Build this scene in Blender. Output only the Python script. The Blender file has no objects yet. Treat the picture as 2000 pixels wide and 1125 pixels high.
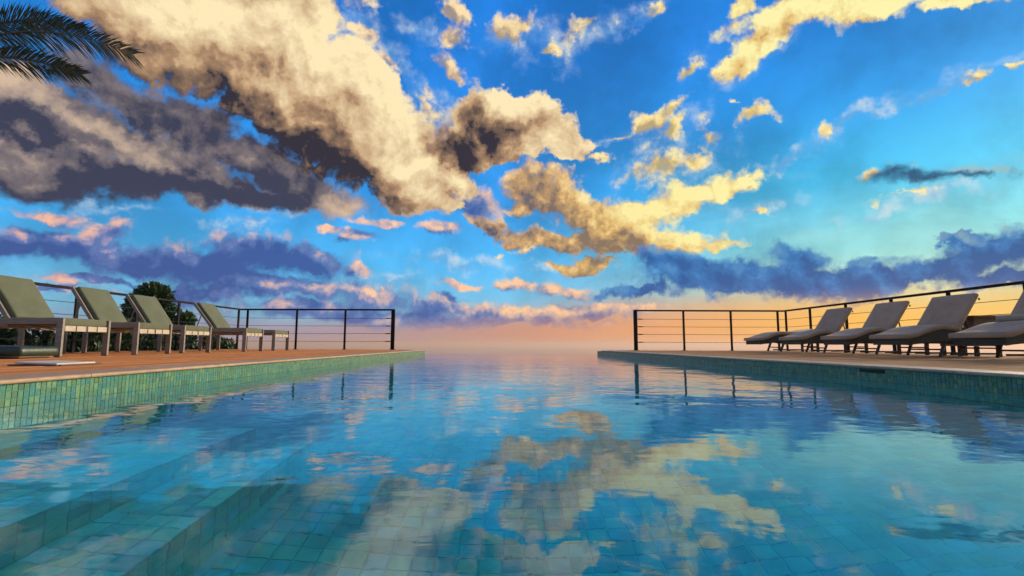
import bpy, bmesh, math, random
from mathutils import Vector, Matrix, Euler, noise as mnoise

R = math.radians
rnd = random.Random(7)
SC = bpy.context.scene
C = SC.collection

# ------------------------------------------------------------------ camera
CAM_H = 0.287
PITCH = math.atan(0.1085)
ROLL = R(0.17)
cam_d = bpy.data.cameras.new('camera')
cam_d.sensor_width = 36
cam_d.lens = 18.0
cam_d.clip_start = 0.02
cam_d.clip_end = 200000
cam = bpy.data.objects.new('camera', cam_d)
C.objects.link(cam)
cam.location = (0, 0, CAM_H)
cam.rotation_euler = (Matrix.Rotation(math.pi / 2 + PITCH, 3, 'X') @ Matrix.Rotation(ROLL, 3, 'Z')).to_euler()
SC.camera = cam

SC.view_settings.view_transform = 'Standard'
SC.view_settings.look = 'None'
SC.view_settings.gamma = 1
SC.view_settings.exposure = 0.0
SC.view_settings.use_curve_mapping = False
SC.cycles.use_denoising = True
SC.cycles.max_bounces = 7
SC.cycles.use_adaptive_sampling = True
SC.cycles.adaptive_threshold = 0.018
SC.cycles.adaptive_min_samples = 32
SC.cycles.transparent_max_bounces = 8
SC.cycles.sample_clamp_indirect = 4.0
SC.cycles.caustics_refractive = True
SC.cycles.caustics_reflective = True
SC.cycles.blur_glossy = 0.2

# ------------------------------------------------------------------ sun
SUN_AZ = R(56)      # clockwise from +Y towards +X
SUN_EL = R(15)
sun_dir = Vector((math.sin(SUN_AZ) * math.cos(SUN_EL), math.cos(SUN_AZ) * math.cos(SUN_EL), math.sin(SUN_EL)))
sd = bpy.data.lights.new('sun', 'SUN')
sd.energy = 4.6
sd.angle = R(12)
sd.color = (1.0, 0.80, 0.56)
sun = bpy.data.objects.new('sun', sd)
C.objects.link(sun)
sun.location = (20, 14, 8)
sun.rotation_euler = sun_dir.to_track_quat('Z', 'Y').to_euler()


# ------------------------------------------------------------------ node helpers
def lin(c):
    return tuple(((v / 255) / 12.92 if v / 255 <= 0.04045 else ((v / 255 + 0.055) / 1.055) ** 2.4) for v in c)


class NT:
    def __init__(s, tree):
        s.t = tree
        s.n = tree.nodes
        s.l = tree.links

    def node(s, typ, **kw):
        n = s.n.new(typ)
        for k, v in kw.items():
            setattr(n, k, v)
        return n

    def put(s, sock, v):
        if isinstance(v, bpy.types.NodeSocket):
            s.l.new(v, sock)
        elif v is not None:
            if hasattr(sock.default_value, '__len__'):
                v = tuple(v)
                if len(sock.default_value) == 4 and len(v) == 3:
                    v = v + (1,)
            sock.default_value = v

    def m(s, op, a, b=None, c=None, clamp=False):
        n = s.node('ShaderNodeMath', operation=op, use_clamp=clamp)
        s.put(n.inputs[0], a)
        if b is not None:
            s.put(n.inputs[1], b)
        if c is not None:
            s.put(n.inputs[2], c)
        return n.outputs[0]

    def v(s, op, a, b=None, scale=None):
        n = s.node('ShaderNodeVectorMath', operation=op)
        s.put(n.inputs[0], a)
        if b is not None:
            s.put(n.inputs[1], b)
        if scale is not None:
            s.put(n.inputs['Scale'], scale)
        return n.outputs['Value'] if op in ('LENGTH', 'DOT_PRODUCT', 'DISTANCE') else n.outputs[0]

    def after(s, vec, dep):
        """vec itself, evaluated only once dep is known (keeps the shader's stack small)"""
        n = s.node('ShaderNodeVectorMath', operation='MULTIPLY_ADD')
        s.put(n.inputs[0], dep)
        n.inputs[1].default_value = (1e-9, 1e-9, 0)
        s.put(n.inputs[2], vec)
        return n.outputs[0]

    def mix(s, f, a, b, blend='MIX'):
        n = s.node('ShaderNodeMix', data_type='RGBA', blend_type=blend)
        s.put(n.inputs[0], f)
        s.put(n.inputs[6], a)
        s.put(n.inputs[7], b)
        return n.outputs[2]

    def ss(s, x, a, b, to0=0.0, to1=1.0):
        n = s.node('ShaderNodeMapRange', interpolation_type='SMOOTHSTEP')
        s.put(n.inputs[0], x)
        for i, q in enumerate((a, b, to0, to1)):
            s.put(n.inputs[i + 1], q)
        return n.outputs[0]

    def lr(s, x, a, b):
        n = s.node('ShaderNodeMapRange')
        s.put(n.inputs[0], x)
        s.put(n.inputs[1], a)
        s.put(n.inputs[2], b)
        return n.outputs[0]

    def ramp(s, x, stops, interp='EASE'):
        n = s.node('ShaderNodeValToRGB')
        cr = n.color_ramp
        cr.interpolation = interp
        while len(cr.elements) < len(stops):
            cr.elements.new(0.5)
        for e, (pos, col) in zip(cr.elements, stops):
            e.position = pos
            e.color = tuple(col) + (1,)
        s.put(n.inputs[0], x)
        return n.outputs[0]

    def noise(s, vec, scale, detail=4, rough=0.55, lac=2.0, dims='3D', col=False, dist=0.0):
        n = s.node('ShaderNodeTexNoise', noise_dimensions=dims)
        s.put(n.inputs['Vector'], vec)
        s.put(n.inputs['Scale'], scale)
        s.put(n.inputs['Detail'], detail)
        s.put(n.inputs['Roughness'], rough)
        s.put(n.inputs['Lacunarity'], lac)
        s.put(n.inputs['Distortion'], dist)
        return n.outputs['Color'] if col else n.outputs[0]


# ------------------------------------------------------------------ sky: sunset clouds described by direction
def pix_dir(x, y):
    a, b = x - 1000.0, 562.5 - y
    c, s = math.cos(ROLL), math.sin(ROLL)
    a, b = c * a - s * b, s * a + c * b
    d = Vector((a, 1000 * math.cos(PITCH) - b * math.sin(PITCH), 1000 * math.sin(PITCH) + b * math.cos(PITCH)))
    return d.normalized()


def stereo(x, y):                       # direction -> conformal sky chart used by the cloud field
    d = pix_dir(x, y)
    return d.x / (1 + d.y), d.z / (1 + d.y)


def blob(cx, cy, rx, ry, rot=0):
    u, v = stereo(cx, cy)
    u1, _ = stereo(cx + 8, cy)
    _, v1 = stereo(cx, cy - 8)
    k = (abs(u1 - u) + abs(v1 - v)) / 16
    return u, v, rx * k, ry * k, -R(rot)


world = bpy.data.worlds.new('World')
SC.world = world
world.use_nodes = True
W = NT(world.node_tree)
for n in list(W.n):
    W.n.remove(n)
world.cycles.sampling_method = 'MANUAL'
world.cycles.sample_map_resolution = 512

tc = W.node('ShaderNodeTexCoord')
sep = W.node('ShaderNodeSeparateXYZ')
W.l.new(tc.outputs['Generated'], sep.inputs[0])
dx, dy, dz = sep.outputs
kk = W.m('DIVIDE', 1.0, W.m('ADD', 1.0, W.m('ABSOLUTE', dy)))
comb = W.node('ShaderNodeCombineXYZ')
W.put(comb.inputs[0], W.m('MULTIPLY', dx, kk))
W.put(comb.inputs[1], W.m('MULTIPLY', dz, kk))
P = P0 = comb.outputs[0]
PX = W.m('MULTIPLY', dx, kk)
PY = W.m('MULTIPLY', dz, kk)

nish = W.node('ShaderNodeTexSky', sky_type='NISHITA')
nish.sun_disc = False
nish.sun_elevation = SUN_EL
nish.sun_rotation = SUN_AZ
nish.air_density = 1.0
nish.dust_density = 1.5
nish.ozone_density = 3.0
nish_c = W.v('SCALE', nish.outputs[0], scale=0.11)

zr = W.m('MAXIMUM', dz, 0.0)
sky_l = W.ramp(zr, [(0.0, lin((150, 180, 206))), (0.07, lin((124, 196, 230))), (0.15, lin((80, 190, 252))),
                    (0.28, lin((50, 162, 248))), (0.48, lin((34, 138, 236))), (1.0, lin((14, 84, 190)))], 'LINEAR')
sky_r = W.ramp(zr, [(0.0, lin((225, 205, 150))), (0.10, lin((196, 230, 200))), (0.17, lin((136, 222, 222))), (0.27, lin((52, 190, 234))),
                    (0.38, lin((12, 148, 228))), (0.50, lin((8, 126, 218))), (1.0, lin((12, 84, 190)))], 'LINEAR')
sky = W.mix(W.ss(dx, -0.05, 0.66), sky_l, sky_r)
sky = W.mix(0.12, sky, W.v('MULTIPLY', nish_c, (0.35, 0.75, 1.0)))
mott = W.noise(P, 7.0, 6, 0.62, dims='2D')
sky = W.mix(W.ss(mott, 0.3, 0.72), W.v('SCALE', sky, scale=0.72), W.v('SCALE', sky, scale=1.14))

# high thin streaks, mostly towards the sun
mp = W.node('ShaderNodeMapping')
mp.inputs['Rotation'].default_value = (0, 0, R(-14))
mp.inputs['Scale'].default_value = (2.2, 9.0, 1)
W.put(mp.inputs[0], P)
streak = W.ss(W.noise(mp.outputs[0], 2.3, 5, 0.55), 0.48, 0.72)
streak = W.m('MULTIPLY', streak, W.m('MULTIPLY', W.ss(dx, 0.12, 0.5), W.ss(dz, 0.42, 0.2)))
sky = W.mix(W.m('MULTIPLY', streak, 0.5), sky, lin((176, 236, 232)))


PXK = 0.0005        # sky-chart units per photo pixel near the middle


def blob_group(blobs, k=0.35):
    """1 at the heart of an ellipse, 0 on its outline, smoothly joined"""
    g = bpy.data.node_groups.new('cloud_shape', 'ShaderNodeTree')
    g.interface.new_socket('Vector', in_out='INPUT', socket_type='NodeSocketVector')
    g.interface.new_socket('Value', in_out='OUTPUT', socket_type='NodeSocketFloat')
    G = NT(g)
    vec = src = G.node('NodeGroupInput').outputs[0]
    acc = None
    for i, b in enumerate(blobs):
        u, v, rx, ry, rot = b
        if i and i % 4 == 0:
            vec = G.after(src, acc)
        m = G.node('ShaderNodeMapping', vector_type='TEXTURE')
        m.inputs['Location'].default_value = (u, v, 0)
        m.inputs['Rotation'].default_value = (0, 0, rot)
        m.inputs['Scale'].default_value = (rx, ry, 1)
        G.put(m.inputs[0], vec)
        d = G.v('LENGTH', m.outputs[0])
        acc = d if acc is None else G.m('SMOOTH_MIN', acc, d, k)
    G.put(G.node('NodeGroupOutput').inputs[0], G.m('SUBTRACT', 1.0, acc))
    return g


def blob_acc(G, g, vec):
    n = G.node('ShaderNodeGroup')
    n.node_tree = g
    G.put(n.inputs[0], vec)
    return n.outputs[0]


def near(b, cell, reach):
    u, v, rx, ry, rot = b
    x0, x1, y0, y1 = cell
    c, s = math.cos(-rot), math.sin(-rot)
    best = 9e9
    for i in range(9):
        for j in range(9):
            a, q = x0 + (x1 - x0) * i / 8 - u, y0 + (y1 - y0) * j / 8 - v
            best = min(best, math.hypot((c * a - s * q) / rx, (s * a + c * q) / ry))
    # the padding lets the turbulence reach over the border of the cell
    return best < reach + 0.035 / min(rx, ry)


def pick(blobs, cell, reach=1.55):
    return [q for q in (blob(*b) for b in blobs) if near(q, cell, reach)]


# turbulence shared by every cloud, here and one step towards the light
LSTEP = (15 * PXK, 22 * PXK, 0)


def turbulence(vec):
    w = W.v('SUBTRACT', W.noise(vec, 13.0, 5, 0.62, 2.1, dims='2D', col=True), (0.5, 0.5, 0.5))
    f = W.m('SUBTRACT', W.noise(vec, 44.0, 4, 0.62, dims='2D'), 0.5)
    vo = W.node('ShaderNodeTexVoronoi', feature='F1', voronoi_dimensions='2D')
    W.put(vo.inputs['Vector'], W.v('ADD', vec, W.v('SCALE', w, scale=0.05)))
    W.put(vo.inputs['Scale'], 42.0)
    W.put(vo.inputs['Detail'], 2.0)
    W.put(vo.inputs['Roughness'], 0.55)
    b = W.m('SUBTRACT', 0.42, vo.outputs['Distance'])
    return w, f, b


TW, TF, TB = turbulence(P0)
_P2 = W.after(W.v('ADD', P0, LSTEP), TB)
TW2, TF2, TB2 = turbulence(_P2)
P2 = W.v('ADD', P0, LSTEP)
RELIEF = W.m('ADD', W.m('MULTIPLY', W.m('SUBTRACT', TF, TF2), 1.1), W.m('MULTIPLY', W.m('SUBTRACT', TB, TB2), 0.8))
WSEP = W.node('ShaderNodeSeparateXYZ')
W.put(WSEP.inputs[0], TW)
SOFT = WSEP.outputs[2]

XR = W.m('ADD', W.m('MULTIPLY', PX, 1.15), 0.5)     # 0 far left of the view ... 1 far right

# warm air over the horizon
glow_c = W.ramp(XR, [(0.0, lin((150, 150, 178))), (0.2, lin((160, 152, 176))), (0.38, lin((182, 150, 152))), (0.52, lin((212, 150, 124))),
                     (0.68, lin((240, 170, 112))), (0.85, lin((255, 192, 84))), (1.0, lin((255, 205, 105)))], 'LINEAR')
glow_h = W.ss(dx, -0.5, 0.6, 0.06, 0.14)
glow_z = W.m('DIVIDE', dz, glow_h)
sky = W.mix(W.ss(glow_z, 1.0, 0.1), sky, glow_c)
glow2 = W.ss(glow_z, 0.7, 0.12)
rip = W.noise(W.v('MULTIPLY', P, (6, 60, 1)), 1.0, 4, 0.6, dims='2D')
glow2 = W.m('MULTIPLY', glow2, W.ss(rip, 0.2, 0.6, 0.75, 1.0))

SMALL = [(1000, 55, 54, 28, -10), (895, 8, 46, 18, 10), (898, 62, 32, 26, 30), (890, 140, 54, 18, 38), (1140, 45, 50, 20, -25), (1075, 105, 28, 13, 20), (1093, 147, 9, 7),
         (1275, 8, 28, 15, -20), (1360, 125, 40, 12, -32), (1320, 215, 54, 12, -34), (1262, 252, 42, 19, 20), (1300, 262, 48, 14, -35), (1385, 258, 24, 16, -10),
         (1465, 232, 33, 15, -12), (1300, 322, 66, 20, -18), (1342, 298, 44, 22, -20), (1480, 335, 18, 11, 40), (1505, 425, 27, 11, 28), (1620, 250, 12, 14), (1925, 135, 22, 11, 15),
         (1985, 125, 14, 10), (1160, 312, 36, 7, 0), (985, 505, 16, 6), (1015, 490, 14, 6), (840, 190, 12, 18, 20), (1690, 340, 24, 15, -20), (1205, 265, 22, 7, -10),
         (700, 60, 34, 16, 20), (760, 120, 44, 14, 40), (830, 215, 22, 10, 60), (1440, 205, 10, 5), (1770, 380, 60, 7, 5)]
GOLD = [(1060, 372, 72, 50, 5), (1105, 385, 54, 34, 30), (1020, 400, 42, 20), (1160, 420, 66, 36, 20), (1225, 430, 74, 48), (1290, 410, 84, 36, -32), (1375, 375, 94, 30, -22), (1430, 360, 48, 27, -20),
        (1190, 478, 115, 30, 8), (1320, 480, 95, 30, 4), (1400, 492, 40, 9, 4), (1060, 468, 115, 20, 4), (950, 445, 46, 18, 30), (1250, 500, 64, 16), (1130, 520, 74, 11, 5),
        (1490, 70, 40, 70, 38), (1450, 122, 50, 25, -20), (1560, 20, 125, 34, -8), (1690, 4, 95, 30), (1460, 10, 26, 17), (1900, -6, 110, 16)]
LOW = [(95, 424, 80, 16, 4), (40, 470, 80, 30), (120, 475, 115, 40), (205, 455, 46, 25, -10), (300, 505, 125, 38), (420, 520, 145, 38, 4), (540, 498, 135, 32, 6), (480, 545, 135, 24), (620, 510, 55, 26, 10),
       (560, 562, 155, 22, 2), (400, 572, 125, 20), (690, 535, 38, 15, 10), (700, 472, 44, 17, 3), (745, 437, 50, 9), (648, 452, 32, 6), (858, 453, 38, 14), (940, 395, 36, 36, 10), (905, 390, 28, 22),
       (740, 582, 94, 20, 2), (860, 598, 84, 20), (960, 604, 74, 18, 3), (1040, 614, 70, 15), (700, 612, 220, 20), (1100, 566, 68, 15, 3), (1010, 556, 42, 10), (905, 560, 46, 8), (1180, 602, 100, 12),
       (600, 600, 130, 16), (200, 545, 95, 11), (80, 560, 95, 9), (950, 628, 260, 12)]
BANK = [(1300, 525, 84, 26, 10), (1400, 548, 175, 34, 4), (1545, 505, 66, 25), (1560, 545, 210, 40), (1720, 548, 200, 30, -3), (1680, 518, 62, 12, -5), (1860, 520, 155, 38, -10), (1960, 480, 115, 38, -12),
        (1250, 572, 95, 14), (1870, 472, 42, 8), (2080, 470, 150, 64), (1990, 540, 130, 30)]
WISP = [(1810, 348, 125, 18, 3), (1745, 340, 64, 20, -4), (1900, 345, 76, 12, -4)]
LEFT = [(40, 180, 125, 56, 6), (130, 250, 230, 78, 8), (300, 300, 180, 50, 12), (60, 330, 210, 58, 4), (250, 355, 200, 40, 2), (440, 372, 180, 36, 8), (600, 395, 105, 30, 8), (660, 405, 50, 30, -10),
        (395, 398, 36, 17), (-160, 250, 260, 120), (800, 400, 64, 16, 10), (560, 350, 120, 30, 20), (260, 190, 160, 46, 32), (400, 262, 170, 48, 28), (530, 330, 170, 40, 22)]
BIG = [(330, 30, 225, 130, 18), (480, 110, 250, 130, 28), (560, 50, 120, 100), (610, 210, 240, 115, 32), (690, 160, 100, 70, 30), (735, 270, 165, 94, 34), (830, 340, 98, 50, 10), (790, 360, 95, 34, 10), (250, -70, 260, 110),
       (900, 285, 84, 38, -10), (960, 240, 80, 48, -10), (1005, 205, 58, 44), (1050, 240, 60, 44, 30), (1090, 282, 60, 26, 20), (980, 290, 95, 22), (560, -120, 200, 110), (860, 395, 54, 16)]
VEIL = [(760, 110, 90, 34, 40), (835, 200, 50, 40, 50), (1080, 100, 60, 26, 30), (1160, 55, 60, 30, -30), (1260, 10, 60, 20, -20), (690, 50, 50, 34, 30), (820, 50, 60, 30, 20), (1370, 120, 50, 18, -30),
        (1190, 270, 60, 16, -15), (1300, 265, 80, 30, -20), (1320, 310, 90, 30, -15), (1010, 70, 80, 34), (1540, 300, 90, 14, -20), (1700, 220, 150, 16, -24), (1850, 160, 120, 14, -20), (1800, 390, 130, 20, -4),
        (1500, 420, 90, 24, -10), (540, 420, 70, 14), (60, 560, 160, 16), (470, 440, 60, 12), (200, 410, 80, 12), (1480, 100, 90, 40, -40), (900, 520, 120, 16), (1080, 525, 120, 12), (700, 555, 160, 12)]
# the same kind of sky goes on beyond the frame
FAR = [(-500, 60, 300, 110, 15), (-350, 420, 240, 50), (2500, 200, 320, 70, -15), (2500, 480, 300, 60), (300, -600, 420, 200, 20), (1300, -420, 260, 90, -10), (1900, -700, 500, 200, -20), (1000, -1300, 900, 350, 10),
       (2700, -300, 500, 160, -10), (-800, -500, 600, 220, 10), (600, -330, 180, 60, 20), (1700, -220, 160, 40, -10)]

LAYERS = [
    dict(blobs=VEIL, lit=lin((214, 226, 232)), mid=lin((170, 200, 226)), shade=lin((120, 170, 220)), warp=40, fine=2.2, billow=0.3, edge=(-0.35, 1.5), light=(5, 9), lr=(-0.6, 0.9), opac=0.75),
    dict(blobs=SMALL, lit=W.ramp(XR, [(0.3, lin((252, 222, 180))), (0.7, lin((255, 236, 168)))]), mid=W.ramp(XR, [(0.3, lin((214, 184, 160))), (0.7, lin((236, 208, 140)))]),
         shade=W.ramp(XR, [(0.3, lin((150, 140, 145))), (0.75, lin((190, 170, 120)))]), warp=34, fine=2.0, billow=0.6, edge=(-0.15, 0.75), light=(5, 9), lr=(-0.6, 0.9), grow=0.22),
    dict(blobs=GOLD + FAR, lit=W.ramp(XR, [(0.5, lin((255, 224, 170))), (0.66, lin((255, 240, 165))), (0.8, lin((255, 245, 175)))]),
         mid=W.ramp(XR, [(0.5, lin((214, 170, 116))), (0.66, lin((226, 184, 110)))]), shade=W.ramp(XR, [(0.45, lin((84, 88, 108))), (0.6, lin((138, 118, 100)))]),
         warp=30, fine=0.8, billow=0.5, edge=(-0.1, 0.4), light=(16, 26), lr=(-0.7, 1.9), relief=0.6, grow=0.32,
         dark=[(1040, 385, 70, 50), (1120, 420, 60, 34), (1060, 470, 130, 30), (1210, 500, 100, 34), (950, 450, 60, 26)],
         bright=[(1350, 385, 130, 30, -25), (1480, 80, 60, 70, 30), (1580, 14, 170, 30), (1240, 455, 40, 24), (1320, 470, 60, 14)]),
    dict(blobs=LOW, lit=W.ramp(XR, [(0.1, lin((245, 190, 165))), (0.35, lin((255, 205, 170))), (0.55, lin((255, 205, 160)))]),
         mid=W.ramp(XR, [(0.1, lin((106, 130, 186))), (0.4, lin((110, 140, 192))), (0.55, lin((150, 150, 175)))]),
         shade=W.ramp(XR, [(0.1, lin((62, 92, 156))), (0.4, lin((58, 98, 166))), (0.56, lin((50, 96, 164)))]),
         warp=26, fine=0.8, billow=0.45, edge=(-0.1, 0.6), light=(10, 18), lr=(-0.8, 0.8), relief=0.5, soft=0.7, grow=0.35,
         bright=[(210, 455, 45, 22), (600, 553, 90, 14), (95, 425, 70, 12), (740, 575, 50, 9), (690, 535, 30, 12), (1040, 600, 40, 8)],
         dark=[(430, 525, 220, 40), (560, 495, 110, 22), (120, 485, 110, 26)]),
    dict(blobs=BANK, lit=W.ramp(XR, [(0.6, lin((92, 150, 196))), (0.86, lin((96, 152, 190))), (1.0, lin((150, 172, 176)))]), mid=lin((48, 120, 190)), shade=lin((24, 84, 154)),
         warp=34, fine=0.8, billow=0.3, edge=(-0.15, 0.45), light=(-6, 14), lr=(-1.0, 0.8), relief=0.6, soft=1.2, grow=0.12, opac=0.95),
    dict(blobs=WISP, lit=lin((160, 190, 190)), mid=lin((58, 110, 150)), shade=lin((36, 72, 112)),
         warp=26, fine=0.7, billow=0.2, edge=(-0.2, 0.9), light=(-4, 10), lr=(-0.9, 0.1), opac=0.92),
    'glow',
    dict(blobs=LEFT, lit=lin((214, 186, 160)), mid=lin((138, 126, 126)), shade=lin((62, 66, 88)),
         warp=40, fine=0.4, billow=0.2, edge=(-0.1, 0.55), light=(8, 50), lr=(-0.6, 1.5), relief=0.3, soft=0.7, grow=0.3, dark_amt=0.72,
         dark=[(60, 365, 260, 40, 2), (300, 372, 210, 28), (520, 385, 120, 20), (60, 250, 120, 22, 10), (290, 195, 200, 60, 32), (430, 262, 190, 56, 28), (560, 330, 170, 50, 22)], bright=[(665, 405, 44, 26), (330, 290, 150, 30, 14), (395, 400, 34, 16), (20, 160, 80, 24)]),
    dict(blobs=BIG, lit=lin((255, 234, 186)), mid=lin((190, 152, 116)), shade=lin((52, 50, 62)),
         warp=42, fine=0.35, billow=0.34, edge=(-0.05, 0.26), light=(50, 62), lr=(-0.5, 2.1), relief=0.35, soft=0.6, grow=0.24, dark_amt=0.66,
         dark=[(250, 190, 220, 80, 30), (450, 290, 250, 90, 28), (650, 375, 170, 60, 18), (965, 245, 70, 34), (890, 290, 60, 26), (600, 320, 140, 60, 28)],
         bright=[(540, 30, 130, 40, 10), (640, 90, 90, 46, 25), (760, 180, 50, 60, -10), (800, 330, 80, 24, 15), (1010, 185, 50, 24), (860, 350, 50, 22), (380, 30, 120, 50)]),
]


SHARED = [('P', P0, 1), ('sky', sky, 2), ('glow', glow_c, 2), ('glow_a', glow2, 0), ('TW', TW, 1), ('TW2', TW2, 1), ('TF', TF, 0), ('TB', TB, 0), ('RELIEF', RELIEF, 0), ('SOFT', SOFT, 0)]
for i, L in enumerate(LAYERS):
    if L != 'glow':
        for key in ('lit', 'mid', 'shade'):
            if isinstance(L[key], bpy.types.NodeSocket):
                SHARED.append((f'{key}{i}', L[key], 2))
                L[key] = f'{key}{i}'


def cloud(G, I, base, L, cell):
    bl = pick(L['blobs'], cell)
    if not bl:
        return base
    tone = [I[L[q]] if isinstance(L[q], str) else L[q] for q in ('shade', 'mid', 'lit')]
    P = G.after(I['P'], base)
    wa = L['warp'] * PXK * 3.2
    bl = blob_group(bl)
    d = blob_acc(G, bl, G.v('ADD', P, G.v('SCALE', I['TW'], scale=wa)))
    d = G.m('ADD', G.m('ADD', d, L.get('grow', 0.15)), G.m('ADD', G.m('MULTIPLY', I['TF'], L['fine']), G.m('MULTIPLY', I['TB'], L['billow'])))
    a = G.m('MULTIPLY', G.ss(d, *L['edge']), L.get('opac', 1.0))
    lx, ly = L['light']
    P = G.after(I['P'], a)
    d2 = blob_acc(G, bl, G.v('ADD', G.v('ADD', P, (lx * PXK, ly * PXK, 0)), G.v('SCALE', I['TW2'], scale=wa)))
    l = G.ss(d2, L['lr'][1], L['lr'][0], 0.12, 0.82)
    for key, amt in (('dark', -L.get('dark_amt', 0.52)), ('bright', 0.34)):
        q = pick(L.get(key, []), cell, 1.95)
        if q:
            s = blob_acc(G, blob_group(q, 0.5), G.v('ADD', G.after(I['P'], l), G.v('SCALE', I['TW'], scale=0.07)))
            l = G.m('ADD', l, G.m('MULTIPLY', G.ss(s, -0.95, 0.95), amt))
    l = G.m('ADD', l, G.m('MULTIPLY', I['RELIEF'], L.get('relief', 1.0)))
    l = G.m('ADD', l, G.m('MULTIPLY', I['SOFT'], L.get('soft', 0.9)), clamp=True)
    c = G.mix(G.lr(l, 0.42, 1.0), G.mix(G.lr(l, 0.0, 0.5), tone[0], tone[1]), tone[2])
    return G.mix(a, base, c)


def leaf(cell):
    """the clouds that reach into one patch of the sky"""
    g = bpy.data.node_groups.new('sky_patch', 'ShaderNodeTree')
    for nm, so, kind in SHARED:
        g.interface.new_socket(nm, in_out='INPUT', socket_type=('NodeSocketFloat', 'NodeSocketVector', 'NodeSocketColor')[kind])
    g.interface.new_socket('Background', in_out='OUTPUT', socket_type='NodeSocketShader')
    G = NT(g)
    gi = G.node('NodeGroupInput')
    I = {nm: gi.outputs[q] for q, (nm, so, kind) in enumerate(SHARED)}
    col = I['sky']
    for L in LAYERS:
        if L == 'glow':
            if cell[2] < 0.12:
                col = G.mix(I['glow_a'], col, I['glow'])
        else:
            col = cloud(G, I, col, L, cell)
    b = G.node('ShaderNodeBackground')
    G.put(b.inputs['Color'], col)
    go = G.node('NodeGroupOutput')
    G.l.new(b.outputs[0], go.inputs[0])
    n = W.node('ShaderNodeGroup')
    n.node_tree = g
    for q, (nm, so, kind) in enumerate(SHARED):
        W.l.new(so, n.inputs[q])
    return n.outputs[0]


def split(cells, axis_edges, sock, make):
    """binary tree of mixes: only the branch that holds the direction is evaluated"""
    if len(cells) == 1:
        return make(cells[0])
    h = len(cells) // 2
    a = split(cells[:h], axis_edges, sock, make)
    b = split(cells[h:], axis_edges, sock, make)
    n = W.node('ShaderNodeMixShader')
    W.put(n.inputs[0], W.m('GREATER_THAN', sock, axis_edges[cells[h]]))
    W.l.new(a, n.inputs[1])
    W.l.new(b, n.inputs[2])
    return n.outputs[0]


XE = [-1.0, -0.28, -0.14, 0.0, 0.14, 0.28, 1.0]
YE = [-0.01, 0.07, 0.13, 0.20, 1.0]


def row(j):
    return split(list(range(len(XE) - 1)), XE, PX, lambda i: leaf((XE[i], XE[i + 1], YE[j], YE[j + 1])))


above = split(list(range(len(YE) - 1)), YE, PY, row)
low_b = W.node('ShaderNodeBackground')
W.put(low_b.inputs['Color'], glow_c)
top = W.node('ShaderNodeMixShader')
W.put(top.inputs[0], W.m('GREATER_THAN', PY, -0.01))
W.l.new(low_b.outputs[0], top.inputs[1])
W.l.new(above, top.inputs[2])
wo = W.node('ShaderNodeOutputWorld')
W.l.new(top.outputs[0], wo.inputs[0])
#ENDSKY

# ------------------------------------------------------------------ materials
def mat(name, c1, c2=None, rough=0.6, scale=8.0, detail=5, metal=0.0, bump=0.0, bscale=None, stretch=(1, 1, 1), spec=0.5, rvar=0.0, sheen=0.0, tint=None, objrand=0.0, coord='Object'):
    m = bpy.data.materials.new(name)
    m.use_nodes = True
    T = NT(m.node_tree)
    bs = T.n['Principled BSDF']
    t = T.node('ShaderNodeTexCoord')
    mp = T.node('ShaderNodeMapping')
    mp.inputs['Scale'].default_value = stretch
    src = t.outputs['Object']
    if coord == 'World':
        src = T.node('ShaderNodeNewGeometry').outputs['Position']
    T.put(mp.inputs[0], src)
    n = T.noise(mp.outputs[0], scale, detail, 0.6)
    col = T.mix(T.ss(n, 0.3, 0.7), tuple(c1), tuple(c2 or c1))
    if tint:
        a = T.node('ShaderNodeAttribute', attribute_name=tint)
        col = T.mix(1.0, col, a.outputs['Color'], 'MULTIPLY')
    if objrand:
        oi = T.node('ShaderNodeObjectInfo')
        k = T.m('ADD', T.m('MULTIPLY', oi.outputs['Random'], objrand), 1 - objrand / 2)
        col = T.v('SCALE', col, scale=k)
    T.put(bs.inputs['Base Color'], col)
    bs.inputs['Metallic'].default_value = metal
    bs.inputs['Specular IOR Level'].default_value = spec
    if rvar:
        T.put(bs.inputs['Roughness'], T.m('ADD', T.m('MULTIPLY', T.m('SUBTRACT', T.noise(mp.outputs[0], scale * 2.3, 4), 0.5), rvar * 2), rough))
    else:
        bs.inputs['Roughness'].default_value = rough
    if sheen:
        bs.inputs['Sheen Weight'].default_value = sheen
    if bump:
        b = T.node('ShaderNodeBump')
        b.inputs['Strength'].default_value = 0.6
        b.inputs['Distance'].default_value = bump
        T.put(b.inputs['Height'], T.noise(mp.outputs[0], bscale or scale * 4, 5, 0.65))
        T.l.new(b.outputs[0], bs.inputs['Normal'])
    return m


M = {}
M['plank_red'] = mat('terracotta_deck', (0.72, 0.30, 0.105), (0.58, 0.225, 0.07), 0.9, 3.0, 6, stretch=(9, 0.8, 1), bump=0.002, rvar=0.05, spec=0.03, objrand=0.22, coord='World')
M['plank_tan'] = mat('tan_deck', (0.52, 0.29, 0.125), (0.40, 0.21, 0.085), 0.9, 3.0, 6, stretch=(9, 0.8, 1), bump=0.002, rvar=0.05, spec=0.03, objrand=0.25, coord='World')
M['cope_red'] = mat('coping_stone_warm', (0.50, 0.33, 0.19), (0.40, 0.24, 0.13), 0.6, 14, 6, bump=0.003, rvar=0.1, objrand=0.15, coord='World')
M['cope_tan'] = mat('coping_stone_tan', (0.46, 0.35, 0.23), (0.36, 0.26, 0.165), 0.6, 14, 6, bump=0.003, rvar=0.1, objrand=0.15, coord='World')
M['slab'] = mat('concrete', (0.20, 0.17, 0.14), (0.14, 0.12, 0.10), 0.85, 2.0, 6, bump=0.006)
M['grout'] = mat('tile_grout', (0.13, 0.27, 0.22), (0.10, 0.22, 0.18), 0.8, 20, 4)
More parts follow.
